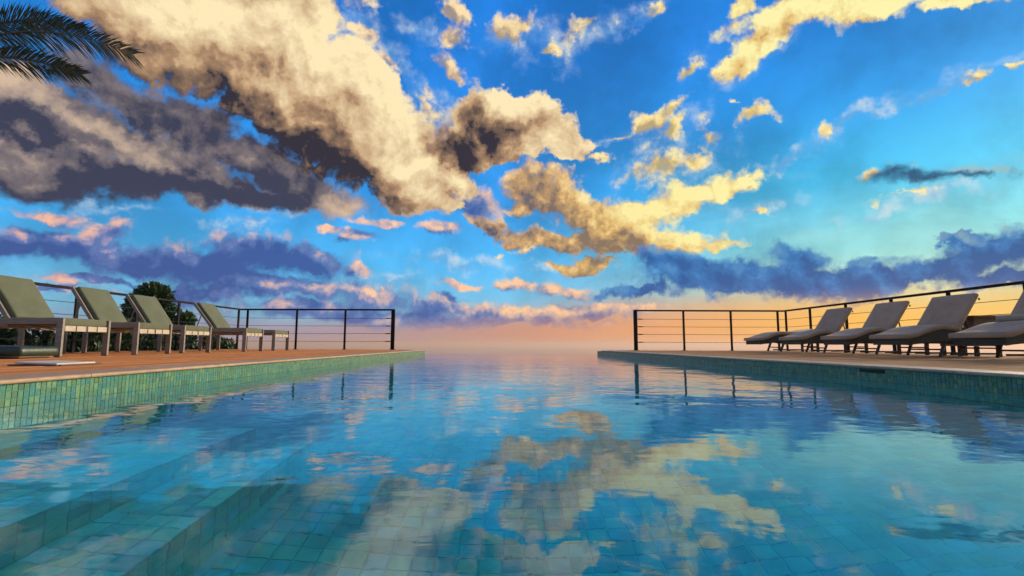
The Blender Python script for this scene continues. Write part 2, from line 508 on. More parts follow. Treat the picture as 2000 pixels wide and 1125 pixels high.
M['floor_grout'] = mat('pool_floor_grout', (0.04, 0.80, 0.75), (0.03, 0.72, 0.69), 0.8, 20, 4)
M['tile'] = mat('glazed_tile', (0.92, 0.92, 0.92), (0.72, 0.74, 0.72), 0.28, 60, 4, tint='tint', bump=0.0006, bscale=120, rvar=0.12, coord='World')
M['tile_wet'] = mat('pool_floor_tile', (0.95, 0.95, 0.95), (0.70, 0.72, 0.70), 0.35, 9, 5, tint='tint', coord='World')
M['rail'] = mat('dark_painted_steel', (0.006, 0.006, 0.009), (0.010, 0.008, 0.010), 0.6, 12, 4, spec=0.1, bump=0.0004)
M['cable'] = mat('steel_cable', (0.018, 0.018, 0.02), (0.03, 0.03, 0.03), 0.45, 30, 3, spec=0.4)
M['frame'] = mat('weathered_taupe_frame', (0.27, 0.235, 0.195), (0.20, 0.17, 0.14), 0.5, 6, 6, stretch=(1, 6, 6), bump=0.001, rvar=0.1)
M['panel'] = mat('pale_frame_board', (0.52, 0.45, 0.34), (0.42, 0.35, 0.26), 0.5, 14, 5, bump=0.001)
M['batten'] = mat('dark_batten', (0.10, 0.085, 0.07), (0.07, 0.06, 0.05), 0.6, 20, 3)
M['foot'] = mat('black_rubber_foot', (0.012, 0.012, 0.012), (0.02, 0.02, 0.02), 0.7, 20, 3)
M['sling'] = mat('olive_woven_fabric', (0.120, 0.138, 0.072), (0.096, 0.110, 0.056), 0.85, 5, 6, bump=0.0012, bscale=420, sheen=0.15, objrand=0.12)
M['cush'] = mat('beige_cushion_fabric', (0.46, 0.33, 0.20), (0.37, 0.26, 0.155), 0.88, 5, 6, bump=0.0012, bscale=380, sheen=0.15, objrand=0.1)
M['wicker'] = mat('dark_wicker', (0.045, 0.042, 0.026), (0.022, 0.021, 0.014), 0.55, 60, 4, bump=0.004, bscale=90)
M['darkwood'] = mat('dark_stained_wood', (0.055, 0.035, 0.024), (0.035, 0.022, 0.016), 0.5, 8, 5, stretch=(1, 1, 6), bump=0.001)
M['redwood'] = mat('reddish_brown_board', (0.20, 0.085, 0.045), (0.13, 0.05, 0.03), 0.5, 6, 5, stretch=(8, 1, 1), bump=0.001)
M['brownbox'] = mat('brown_box_side', (0.26, 0.17, 0.10), (0.19, 0.12, 0.07), 0.6, 8, 5, bump=0.001)
M['green_pad'] = mat('dark_green_vinyl', (0.028, 0.058, 0.036), (0.018, 0.038, 0.026), 0.42, 7, 5, bump=0.003, bscale=24, rvar=0.1)
M['lid'] = mat('cream_plastic_lid', (0.74, 0.66, 0.54), (0.62, 0.54, 0.43), 0.4, 9, 4)
M['towel'] = mat('beige_towel', (0.42, 0.34, 0.22), (0.34, 0.27, 0.17), 0.95, 9, 6, bump=0.004, bscale=160, sheen=0.4)
M['black'] = mat('black_plastic', (0.006, 0.006, 0.006), (0.010, 0.010, 0.010), 0.6, 9, 3)
M['leaf'] = mat('dark_leaves', (0.030, 0.075, 0.022), (0.060, 0.115, 0.030), 0.5, 3.0, 4, coord='World')
M['leaf2'] = mat('hedge_leaves', (0.022, 0.055, 0.022), (0.045, 0.095, 0.030), 0.5, 3.0, 4, coord='World')
M['bark'] = mat('bark', (0.09, 0.065, 0.045), (0.05, 0.036, 0.026), 0.9, 9, 6, stretch=(1, 1, 0.25), bump=0.02)
M['palm_leaf'] = mat('palm_leaflet', (0.040, 0.062, 0.022), (0.075, 0.095, 0.035), 0.42, 4.0, 4)
M['palm_stem'] = mat('palm_rachis', (0.12, 0.12, 0.05), (0.08, 0.085, 0.035), 0.5, 8, 4)
M['ground'] = mat('dry_scrub_ground', (0.10, 0.095, 0.05), (0.06, 0.07, 0.032), 0.95, 0.4, 8, bump=0.2, bscale=1.5)


def water_material():
    m = bpy.data.materials.new('pool_water')
    m.use_nodes = True
    T = NT(m.node_tree)
    T.n.remove(T.n['Principled BSDF'])
    pos = T.node('ShaderNodeNewGeometry').outputs['Position']
    n1 = T.noise(T.v('MULTIPLY', pos, (1.0, 1.35, 1)), 1.9, 3, 0.5, dims='2D', dist=0.3)
    n2 = T.noise(T.v('MULTIPLY', pos, (1.0, 1.5, 1)), 6.5, 3, 0.5, dims='2D', dist=0.4)
    patch = T.ss(T.noise(pos, 0.55, 3, 0.5, dims='2D'), 0.36, 0.66, 0.25, 1.0)
    far = T.ss(T.v('LENGTH', pos), 0.8, 4.5, 0.3, 1.0)      # a breeze over the open far end, lee at the near wall
    h = T.m('ADD', T.m('MULTIPLY', n1, 1.0), T.m('MULTIPLY', T.m('MULTIPLY', n2, patch), 0.30))
    b = T.node('ShaderNodeBump')
    b.inputs['Strength'].default_value = 1.0
    T.put(b.inputs['Distance'], T.m('MULTIPLY', far, 0.0055))
    T.put(b.inputs['Height'], h)
    g = T.node('ShaderNodeBsdfGlass')
    g.inputs['IOR'].default_value = 1.48
    g.inputs['Roughness'].default_value = 0.0
    T.l.new(b.outputs[0], g.inputs['Normal'])
    va = T.node('ShaderNodeVolumeAbsorption')
    va.inputs['Color'].default_value = (0.10, 0.86, 0.95, 1)
    va.inputs['Density'].default_value = 0.40
    o = T.n['Material Output']
    T.l.new(g.outputs[0], o.inputs['Surface'])
    T.l.new(va.outputs[0], o.inputs['Volume'])
    return m


def sea_material():
    m = bpy.data.materials.new('sea_water')
    m.use_nodes = True
    T = NT(m.node_tree)
    bs = T.n['Principled BSDF']
    bs.inputs['Base Color'].default_value = (0.02, 0.05, 0.07, 1)
    bs.inputs['Roughness'].default_value = 0.22
    bs.inputs['IOR'].default_value = 1.33
    pos = T.node('ShaderNodeNewGeometry').outputs['Position']
    b = T.node('ShaderNodeBump')
    b.inputs['Distance'].default_value = 1.0
    b.inputs['Strength'].default_value = 0.25
    T.put(b.inputs['Height'], T.noise(T.v('MULTIPLY', pos, (0.02, 0.05, 1)), 1.0, 6, 0.6))
    T.l.new(b.outputs[0], bs.inputs['Normal'])
    return m


M['water'] = water_material()
M['sea'] = sea_material()


# ------------------------------------------------------------------ mesh helpers
def mesh_of(name, bm, material, smooth=False):
    me = bpy.data.meshes.new(name)
    bm.normal_update()
    bm.to_mesh(me)
    bm.free()
    me.materials.append(material)
    if smooth:
        for p in me.polygons:
            p.use_smooth = True
    return me


def link(name, me, parent=None, loc=(0, 0, 0), rz=0.0):
    o = bpy.data.objects.new(name, me)
    C.objects.link(o)
    o.location = loc
    o.rotation_euler = (0, 0, rz)
    if parent:
        o.parent = parent
    return o


def tag(o, label, cat, group=None):
    o['label'] = label
    o['category'] = cat
    if group:
        o['group'] = group
    return o


def structure(o):
    o['kind'] = 'structure'
    return o


def box_bm(sx, sy, sz, c=(0, 0, 0), bevel=0.0, seg=2, rot=None):
    bm = bmesh.new()
    bmesh.ops.create_cube(bm, size=1.0)
    bmesh.ops.scale(bm, vec=(sx, sy, sz), verts=bm.verts)
    if bevel:
        bmesh.ops.bevel(bm, geom=list(bm.edges), offset=bevel, segments=seg, profile=0.5, affect='EDGES')
    if rot:
        bmesh.ops.rotate(bm, verts=bm.verts, cent=(0, 0, 0), matrix=rot)
    bmesh.ops.translate(bm, verts=bm.verts, vec=c)
    return bm


def join(*bms):
    out = bms[0]
    for b in bms[1:]:
        me = bpy.data.meshes.new('tmp')
        b.to_mesh(me)
        b.free()
        out.from_mesh(me)
        bpy.data.meshes.remove(me)
    return out


def part(name, bm, m, parent, smooth=False):
    return link(name, mesh_of(name, bm, M[m] if isinstance(m, str) else m, smooth), parent)


def tube_bm(path, r, seg=8, cap=True):
    """swept round bar, r one radius or a list"""
    bm = bmesh.new()
    rings = []
    n = len(path)
    path = [Vector(p) for p in path]
    for i, p in enumerate(path):
        t = (path[min(i + 1, n - 1)] - path[max(i - 1, 0)]).normalized()
        up = Vector((0, 0, 1)) if abs(t.z) < 0.9 else Vector((1, 0, 0))
        a = t.cross(up).normalized()
        b = t.cross(a).normalized()
        rr = r[i] if isinstance(r, (list, tuple)) else r
        rings.append([bm.verts.new(p + (a * math.cos(2 * math.pi * k / seg) + b * math.sin(2 * math.pi * k / seg)) * rr) for k in range(seg)])
    for i in range(n - 1):
        for k in range(seg):
            bm.faces.new((rings[i][k], rings[i][(k + 1) % seg], rings[i + 1][(k + 1) % seg], rings[i + 1][k]))
    if cap:
        bm.faces.new(rings[0][::-1])
        bm.faces.new(rings[-1])
    bmesh.ops.recalc_face_normals(bm, faces=bm.faces)
    return bm


def empty(name, loc=(0, 0, 0), rz=0.0):
    o = bpy.data.objects.new(name, None)
    C.objects.link(o)
    o.location = loc
    o.rotation_euler = (0, 0, rz)
    o.empty_display_size = 0.1
    return o


def copy_tree(o, parent=None):
    c = o.copy()
    C.objects.link(c)
    c.parent = parent
    for ch in [q for q in bpy.data.objects if q.parent == o]:
        copy_tree(ch, c)
    return c


# ------------------------------------------------------------------ sea and hillside
DECK = 0.122
FAR_Y = 13.42
LX = -2.25                               # left waterline wall
RA = math.atan(0.065)                    # the right side of the pool opens towards the camera


def rx(y):
    return 2.23 + (13.3 - y) * 0.065


bm = bmesh.new()
bmesh.ops.create_grid(bm, x_segments=8, y_segments=8, size=60000)
bmesh.ops.translate(bm, verts=bm.verts, vec=(0, 30000, -42))
structure(part('sea', bm, 'sea', None))

bm = bmesh.new()
bmesh.ops.create_grid(bm, x_segments=110, y_segments=110, size=70)
for v in bm.verts:
    x, y = v.co.x, v.co.y
    fall = max(0.0, y - 13.0)
    v.co.z = -3.2 - 0.9 * fall - max(0.0, abs(x) - 9) * 0.12 + 0.35 * mnoise.noise(Vector((x * 0.2, y * 0.2, 0)))
structure(part('terrain', bm, 'ground', None))


# ------------------------------------------------------------------ pool shell
def grid_tile(sx, sz, t, tint, bev=0.0012):
    """one tile lying in x/y, its face up, its back left open"""
    bm = bmesh.new()
    lay = bm.loops.layers.float_color.new('tint')
    add_tile(bm, lay, 0, 0, 0, sx, sz, t, tint, bev)
    return bm


def add_tile(bm, lay, cx, cy, cz, sx, sy, t, tint, bev, frame=((1, 0, 0), (0, 1, 0), (0, 0, 1)), tilt=(0, 0)):
    u, v, w = (Vector(q) for q in frame)
    c = Vector((cx, cy, cz))
    lo = [c + u * (sx / 2 * a) + v * (sy / 2 * b) for a, b in ((-1, -1), (1, -1), (1, 1), (-1, 1))]
    hi = [c + u * ((sx / 2 - bev) * a) + v * ((sy / 2 - bev) * b) + w * (t + tilt[0] * a + tilt[1] * b) for a, b in ((-1, -1), (1, -1), (1, 1), (-1, 1))]
    L = [bm.verts.new(p) for p in lo]
    H = [bm.verts.new(p) for p in hi]
    fs = [bm.faces.new(H)] + [bm.faces.new((L[i], L[(i + 1) % 4], H[(i + 1) % 4], H[i])) for i in range(4)]
    for f in fs:
        for lp in f.loops:
            lp[lay] = (*tint, 1)


FLOOR_Z = -0.90
PIT = 0.06


def floor_tint(r):
    k = r.random()
    base = (0.04, 0.84, 0.78) if k < 0.6 else ((0.03, 0.76, 0.80) if k < 0.85 else (0.07, 0.88, 0.72))
    s = r.uniform(0.82, 1.12)
    return tuple(min(1, q * s) for q in base)


def wall_tint(r, kind):
    k = r.random()
    if kind == 'line':
        base = (0.17, 0.41, 0.29) if k < 0.6 else (0.09, 0.32, 0.29)
    else:
        base = (0.115, 0.29, 0.165) if k < 0.55 else ((0.06, 0.235, 0.20) if k < 0.82 else (0.165, 0.32, 0.17))
    s = r.uniform(0.70, 1.22)
    return tuple(min(1, q * s) for q in base)


floor = structure(part('pool_floor', box_bm(6.0, 14.2, 0.12, (0.3, 6.55, FLOOR_Z - 0.06)), 'floor_grout', None))
cells = []
iy = 0
y = -0.2
while y < FAR_Y - 0.02:
    x = LX + 0.036
    while x < rx(y) - 0.02:
        if not (y < 2.05 and x < -0.77):
            cells.append((x, y))
        x += PIT
    y += PIT
near_cells = sorted([c for c in cells if c[1] > 1.42 and abs(c[0]) < 0.95 * c[1]], key=lambda c: c[1] + 0.35 * abs(c[0] - 0.15))[:300]
near_set = set(near_cells)
tr = random.Random(3)
protos = [mesh_of('pool_floor_tile', grid_tile(PIT - 0.003, PIT - 0.003, 0.0022, floor_tint(tr)), M['tile_wet']) for _ in range(14)]
for c in near_cells:
    t = link('tile', protos[tr.randrange(14)], floor, (c[0], c[1], FLOOR_Z + 0.0005))
    t.rotation_euler = (tr.uniform(-.006, .006), tr.uniform(-.006, .006), 0)
bm = bmesh.new()
lay = bm.loops.layers.float_color.new('tint')
for c in cells:
    if c not in near_set:
        add_tile(bm, lay, c[0], c[1], FLOOR_Z + 0.0005, PIT - 0.003, PIT - 0.003, 0.0022, floor_tint(tr), 0.0012)
part('tile', bm, 'tile_wet', floor)['kind'] = 'stuff'

# submerged entry steps at the near left corner
steps = structure(empty('pool_steps', (0, 0, FLOOR_Z)))
SY0, SY1 = -0.25, 2.05
for (x0, x1, z1) in ((LX, -1.45, -0.12), (-1.447, -1.0, -0.35), (-0.997, -0.77, -0.60)):
    o = part('step', box_bm(x1 - x0, SY1 - SY0, z1 - FLOOR_Z, ((x0 + x1) / 2, (SY0 + SY1) / 2, (z1 - FLOOR_Z) / 2)), 'floor_grout', steps)
    bm = bmesh.new()
    lay = bm.loops.layers.float_color.new('tint')
    nx = max(1, round((x1 - x0) / PIT))
    ny = round((SY1 - SY0) / PIT)
    wx, wy = (x1 - x0) / nx, (SY1 - SY0) / ny
    for i in range(nx):
        for j in range(ny):
            if SY0 + (j + .5) * wy > 0.3:
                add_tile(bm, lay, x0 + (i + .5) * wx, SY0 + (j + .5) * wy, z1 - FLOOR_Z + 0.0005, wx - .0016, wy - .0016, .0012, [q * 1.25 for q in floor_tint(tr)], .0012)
    nz = 3 if z1 < -0.2 else 4
    zl = 0.25 if z1 > -0.5 else z1 - FLOOR_Z
    wz = zl / nz
    for k in range(nz):
        for j in range(ny):
            add_tile(bm, lay, x1 + 0.0005, SY0 + (j + .5) * wy, z1 - FLOOR_Z - (k + .5) * wz, wy - .0016, wz - .0016, .0012, [q * 0.8 for q in floor_tint(tr)], .0012, ((0, 1, 0), (0, 0, 1), (1, 0, 0)))  # riser shade put into the tile tint, darker than the lightened treads
    t = part('tile', bm, 'tile_wet', o)
    t['kind'] = 'stuff'


def pool_wall(name, a, b, outward, kind_rows=True):
    """a, b: ends of the water face; outward: unit vector away from the water"""
    a, b, w = Vector((*a, 0)), Vector((*b, 0)), Vector((*outward, 0))
    u = (b - a).normalized()
    Ln = (b - a).length
    ang = math.atan2(u.y, u.x)
    rot = Matrix.Rotation(ang, 3, 'Z')
    wall = structure(part(name, box_bm(Ln, 0.24, 1.04 + 0.099, (a + b) / 2 + w * 0.1245 + Vector((0, 0, (0.099 - 1.04) / 2)), rot=rot), 'grout', None))
    S = 0.0285
    SH = 0.0332
    rows = [(-0.0335 + (k + .5) * SH, 'plain') for k in range(4)]
    n = int(Ln / S)
    small = []
    for r_, (z, kd) in enumerate(rows):
        for i in range(n):
            p = a + u * ((i + .5) * S)
            small.append((p.x, p.y, z, kd))
    face = ((u.x, u.y, 0), (0, 0, 1), (-w.x, -w.y, 0))
    vis = sorted([q for q in small if q[2] > -0.012 and q[1] > abs(q[0]) * 0.97], key=lambda q: q[1])[:300]
    vs = set(vis)
    kinds = {'plain': []}
    fr = Matrix((face[0], face[1], face[2])).transposed().to_4x4()
    for kd in kinds:
        for _ in range(18):
            kinds[kd].append(mesh_of('wall_tile', grid_tile(S - .0022, SH - .0022, .003, wall_tint(tr, kd), .0008), M['tile']))
    for q in vis:
        t = link('tile', kinds[q[3]][tr.randrange(18)], wall)
        t.matrix_local = Matrix.Translation((q[0] + w.x * 0.0042, q[1] + w.y * 0.0042, q[2])) @ fr @ Matrix.Rotation(tr.uniform(-.02, .02), 4, 'X') @ Matrix.Rotation(tr.uniform(-.02, .02), 4, 'Y')
    bm = bmesh.new()
    lay = bm.loops.layers.float_color.new('tint')
    for q in small:
        if q not in vs:
            add_tile(bm, lay, q[0] + w.x * .0042, q[1] + w.y * .0042, q[2], S - .0022, SH - .0022, .003, wall_tint(tr, q[3]), .0008, face, (tr.uniform(-.0003, .0003), tr.uniform(-.0003, .0003)))
    n2 = int(Ln / PIT)
    for k in range(12):
        for i in range(n2):
            p = a + u * ((i + .5) * PIT)
            add_tile(bm, lay, p.x + w.x * .0042, p.y + w.y * .0042, -0.072 - k * PIT, PIT - .004, PIT - .004, .003, floor_tint(tr), .001, face)
    part('tile', bm, 'tile', wall)['kind'] = 'stuff'
    return wall


wl = pool_wall('pool_wall_left', (LX, -0.25), (LX, FAR_Y), (-1, 0))
wr = pool_wall('pool_wall_right', (rx(FAR_Y), FAR_Y), (rx(-0.25), -0.25), (math.cos(RA), math.sin(RA)))
part('skimmer_slot', join(box_bm(0.012, 0.24, 0.018, (0, 0, 0), 0.003), box_bm(0.006, 0.26, 0.026, (0.006, 0, 0), 0.002)), 'black', wr)
sk = C.objects.get('skimmer_slot')
sk.location = (rx(4.07) - 0.003, 4.07, 0.080)
sk.rotation_euler = (0, 0, RA)
structure(part('pool_wall_near', box_bm(5.6, 0.24, 1.115, (0.5, -0.371, -0.4825)), 'grout', None))
structure(part('pool_wall_far', join(box_bm(4.44, 0.22, 1.06, ((LX + rx(FAR_Y)) / 2, FAR_Y + 0.111, -0.5335), 0.004), box_bm(7.0, 0.1, 2.4, (0, FAR_Y + 0.16, -2.3))), 'grout', None))

# the water itself, level with the far edge
bm = bmesh.new()
vs = [bm.verts.new(p) for p in ((LX - 0.02, -0.3, 0), (rx(-0.3) + 0.02, -0.3, 0), (rx(FAR_Y + .1) + 0.02, FAR_Y + 0.1, 0), (LX - 0.02, FAR_Y + 0.1, 0))]
bm.faces.new(vs)
structure(part('pool_water', bm, 'water', None))


# ------------------------------------------------------------------ decks
def coping_mesh(L, m, wd=0.30, th=0.022):
    prof = [(0.0, 0.0), (wd, 0.0), (wd, th)]
    r = th / 2
    for k in range(7):
        a = math.pi / 2 + math.pi * k / 6
        prof.append((r + r * math.cos(a), r + r * math.sin(a)))
    bm = bmesh.new()
    A = [bm.verts.new((x, -L / 2, z)) for x, z in prof[1:]]
    B = [bm.verts.new((x, L / 2, z)) for x, z in prof[1:]]
    n = len(A)
    for i in range(n):
        bm.faces.new((A[i], A[(i + 1) % n], B[(i + 1) % n], B[i]))
    bm.faces.new(A)
    bm.faces.new(B[::-1])
    bmesh.ops.recalc_face_normals(bm, faces=bm.faces)
    return mesh_of('coping_stone', bm, m)


def build_deck(name, origin, ang, side, plank_m, cope_m, width, length, cope_from):
    """origin: near end of the pool edge; boards run along the edge; side -1 left, +1 right"""
    root = structure(part(name, box_bm(width, length, 3.2, (side * (width / 2 + 0.246), length / 2, 0.0915 - 1.6)), 'slab', None))
    root.location = (origin[0], origin[1], 0)
    root.rotation_euler = (0, 0, ang)
    dr = random.Random(11 if side > 0 else 12)
    cm = coping_mesh(0.596, cope_m)
    n = int((length - cope_from) / 0.6)
    for i in range(n + 1):
        yy = cope_from + 0.3 + i * 0.6
        if yy + 0.3 > length + 0.02:
            break
        o = link('coping_stone', cm, root, (-side * 0.022 + dr.uniform(-.0015, .0015), yy, DECK - 0.022 + dr.uniform(-.0008, .0008)), 0 if side > 0 else math.pi)
    pw = 0.142
    lens = (2.2, 2.8, 1.7)
    pm = [mesh_of('deck_plank', box_bm(pw - 0.005, l - 0.005, 0.026, (0, 0, 0), 0.003, 1), plank_m) for l in lens]
    x = 0.285 + pw / 2
    r_ = 0
    while x < width + 0.2:
        yy = -0.02 - dr.uniform(0, 1.6)
        while yy < length - 0.02:
            k = dr.randrange(3)
            l = lens[k]
            if yy + l > length:
                l2 = length - yy
                if l2 < 0.15:
                    break
                me = mesh_of('deck_plank', box_bm(pw - 0.005, l2 - 0.005, 0.026, (0, 0, 0), 0.003, 1), plank_m)
                link('plank', me, root, (side * x, yy + l2 / 2, DECK - 0.0155))
                break
            link('plank', pm[k], root, (side * x, yy + l / 2, DECK - 0.0155 + dr.uniform(-.001, .001)))
            yy += l
        x += pw
        r_ += 1
    return root


build_deck('deck_left', (LX, -0.25), 0.0, -1, M['plank_red'], M['cope_red'], 5.1, 13.72, 0.0)
build_deck('deck_right', (rx(-0.25), -0.25), RA, 1, M['plank_tan'], M['cope_tan'], 5.0, 13.72, 0.0)
dn = structure(part('deck_near', box_bm(5.28, 3.0, 3.2, (0.33, -2.0, 0.0915 - 1.6)), 'slab', None))
nm = mesh_of('deck_plank', box_bm(5.28, 0.137, 0.026, (0, 0, 0), 0.003, 1), M['plank_tan'])
for k in range(21):
    link('plank', nm, dn, (0.33, -0.57 - k * 0.142, DECK - 0.0155))

# ------------------------------------------------------------------ railings
RAIL_Y = 13.2
RAIL_H = 1.04


def railing(side, far_x, corner_x, side_x, side_y, label):
    root = empty('railing', (side * side_x, RAIL_Y, DECK))
    tag(root, label, 'railing', 'cable railings round the deck')
    ox, oy = side * side_x, RAIL_Y

    def loc(x, y, z):
        return Vector((x - ox, y - oy, z))
    y0 = side_y[-1]
    # top rail: far run then side run, mitred at the corner
    x_end = side * far_x[0]
    part('top_rail', box_bm(abs(x_end - ox) + 0.05, 0.05, 0.04, loc((x_end + ox) / 2 - side * 0.02, RAIL_Y, RAIL_H - 0.02), 0.004), 'rail', root)
    part('top_rail', box_bm(0.05, RAIL_Y - y0, 0.04, loc(ox, (RAIL_Y + y0) / 2 - 0.0265, RAIL_H - 0.02), 0.004), 'rail', root)
    for i, x in enumerate(far_x):
        w = 0.095 if i == 0 else 0.05
        part('post', join(box_bm(w, 0.045 if i == 0 else 0.03, RAIL_H - 0.041, loc(side * x, RAIL_Y, (RAIL_H - 0.041) / 2), 0.003), box_bm(w + 0.05, 0.09, 0.008, loc(side * x, RAIL_Y, 0.004), 0.002)), 'rail', root)
    for i, y in enumerate(side_y):
        part('post', join(box_bm(0.03, 0.062, RAIL_H - 0.041, loc(ox, y, (RAIL_H - 0.041) / 2), 0.003), box_bm(0.08, 0.11, 0.008, loc(ox, y, 0.004), 0.002)), 'rail', root)
    for z in (0.21, 0.41, 0.605, 0.80):
        part('cable', tube_bm([loc(x_end, RAIL_Y, z), loc((x_end + ox) / 2, RAIL_Y, z - 0.004), loc(ox, RAIL_Y, z)], 0.0052, 6), 'cable', root)
        part('cable', tube_bm([loc(ox, RAIL_Y, z), loc(ox, (RAIL_Y + y0) / 2, z - 0.005), loc(ox, y0, z)], 0.0052, 6), 'cable', root)
        xs = x_end + side * 0.045
        part('tensioner', tube_bm([loc(xs, RAIL_Y, z), loc(xs + side * 0.03, RAIL_Y, z), loc(xs + side * 0.04, RAIL_Y, z), loc(xs + side * 0.12, RAIL_Y, z), loc(xs + side * 0.13, RAIL_Y, z), loc(xs + side * 0.17, RAIL_Y, z)],
                                  [0.010, 0.010, 0.014, 0.014, 0.008, 0.008], 8), 'cable', root)
    return root


railing(-1, [3.06, 4.29, 5.54, 6.81], 6.96, 7.0, [13.12, 12.0, 10.75, 9.55, 8.22, 6.95, 5.65, 4.4, 3.1], 'dark steel cable railing behind the olive loungers, with four cables')
railing(1, [3.18, 4.42, 5.64, 6.85], 6.96, 7.02, [13.12, 12.05, 10.75, 9.45, 8.2, 6.95, 5.65, 4.4, 3.1], 'dark steel cable railing behind the beige loungers, against the orange sky')


# ------------------------------------------------------------------ loungers of the left deck
def cushion_bm(sx, sy, sz, c, r=0.022, puff=0.008, seed=0):
    bm = box_bm(sx, sy, sz, (0, 0, 0))
    bmesh.ops.subdivide_edges(bm, edges=[e for e in bm.edges if abs((e.verts[0].co - e.verts[1].co).z) < 1e-6], cuts=7, use_grid_fill=True)
    hard = [e for e in bm.edges if len(e.link_faces) == 2 and e.calc_face_angle(0) > 1.0]
    bmesh.ops.bevel(bm, geom=hard, offset=r, segments=3, profile=0.6, affect='EDGES')
    for v in bm.verts:
        fx, fy = 1 - (2 * v.co.x / sx) ** 2, 1 - (2 * v.co.y / sy) ** 2
        k = max(0, fx) ** 0.5 * max(0, fy) ** 0.5
        n = mnoise.noise(Vector((v.co.x * 5 + seed, v.co.y * 5, v.co.z * 2)))
        v.co.z += (puff * k + 0.004 * n) * (1 if v.co.z > 0 else -0.3)
    bmesh.ops.translate(bm, verts=bm.verts, vec=c)
    return bm


def lounger_left(back_angle):
    root = empty('sun_lounger')
    Wd, H, Ln = 0.70, 0.43, 1.62
    for y in (-1, 1):
        part('side_rail', box_bm(Ln - 0.142, 0.028, 0.066, (-Ln / 2 - 0.0005, y * (Wd / 2 - 0.016), H - 0.034), 0.003), 'frame', root)
        for x in (-0.0355, -Ln + 0.0355):
            l = part('leg', box_bm(0.07, 0.030, H - 0.006, (x, y * (Wd / 2 - 0.0155), (H + 0.006) / 2), 0.003), 'frame', root)
            part('foot', box_bm(0.06, 0.024, 0.008, (x, y * (Wd / 2 - 0.0155), 0.004), 0.001), 'foot', l)
    inner = Wd - 0.064
    seg = inner / 4
    for i in range(4):
        w = seg - 0.030 if 0 < i < 3 else seg - 0.016
        cx = -inner / 2 + seg * (i + .5) + (0.007 if i == 0 else (-0.007 if i == 3 else 0))
        part('end_board', box_bm(0.022, w, 0.062, (-0.020, cx, 0.318), 0.003), 'panel', root)
    for i in (1, 2, 3):
        part('batten', box_bm(0.030, 0.022, 0.075, (-0.030, -inner / 2 + seg * i, 0.318), 0.002), 'batten', root)
    part('head_rail', box_bm(0.03, inner, 0.066, (-Ln + 0.02, 0, H - 0.034), 0.003), 'frame', root)
    for i in range(6):
        part('slat', box_bm(0.07, inner, 0.018, (-0.12 - i * 0.27, 0, 0.338), 0.003), 'frame', root)
    part('seat_cushion', cushion_bm(0.63, inner - 0.006, 0.085, (-0.335, 0, 0.392), 0.024, 0.012), 'sling', root, True)
    # back: frame and pad turn together about the hinge
    hinge = Vector((-0.655, 0, 0.405))
    rot = Matrix.Rotation(back_angle, 4, 'Y')
    L = 0.60

    def turned(bm):
        bmesh.ops.transform(bm, matrix=Matrix.Translation(hinge) @ rot, verts=bm.verts)
        return bm
    back = part('backrest', turned(cushion_bm(L, inner - 0.11, 0.07, (-L / 2, 0, 0.042), 0.024, 0.010, 5)), 'sling', root, True)
    for y in (-1, 1):
        part('back_stile', turned(box_bm(L + 0.03, 0.026, 0.045, (-L / 2 - 0.005, y * (inner / 2 - 0.024), 0.012), 0.003)), 'frame', back)
    part('back_top_rail', turned(box_bm(0.03, inner - 0.078, 0.03, (-L - 0.002, 0, 0.006), 0.003)), 'frame', back)
    part('back_slat', turned(box_bm(0.06, inner - 0.078, 0.012, (-L * .35, 0, -0.006), 0.003)), 'frame', back)
    part('back_slat', turned(box_bm(0.06, inner - 0.078, 0.012, (-L * .7, 0, -0.006), 0.003)), 'frame', back)
    if back_angle > 0.2:
        p = hinge + rot.to_3x3() @ Vector((-L * 0.6, 0, -0.012))
        for y in (-1, 1):
            q = Vector((p.x - 0.10, y * (inner / 2 - 0.04), 0.36))
            part('prop', tube_bm([Vector((p.x, q.y, p.z)), q], 0.009, 8), 'frame', root)
    return root


left_spots = [(-4.97, 6.02, 0.02, 55, 'nearest olive lounger on the terracotta deck, its backrest raised, beside the dark green pad'),
              (-5.05, 7.29, 0.0, 55, 'second nearest olive lounger, raised back, one place beyond the one beside the dark green pad'),
              (-5.10, 8.37, -0.02, 54, 'olive lounger with raised back in front of the dark green tree'),
              (-4.92, 9.86, 0.02, 52, 'olive lounger with raised back beside the flat one near the railing corner'),
              (-5.00, 11.22, 0.0, 0, 'olive lounger lying flat, farthest one on the terracotta deck')]
la = lounger_left(R(55))
made = {55: la}
for i, (x, y, rz, ang, lab) in enumerate(left_spots):
    if i == 0:
        o = la
    elif ang == 55:
        o = copy_tree(la)
    else:
        o = lounger_left(R(ang))
    o.location = (x, y, DECK)
    o.rotation_euler = (0, 0, rz)
    tag(o, lab, 'sun lounger', 'olive loungers on the left deck')


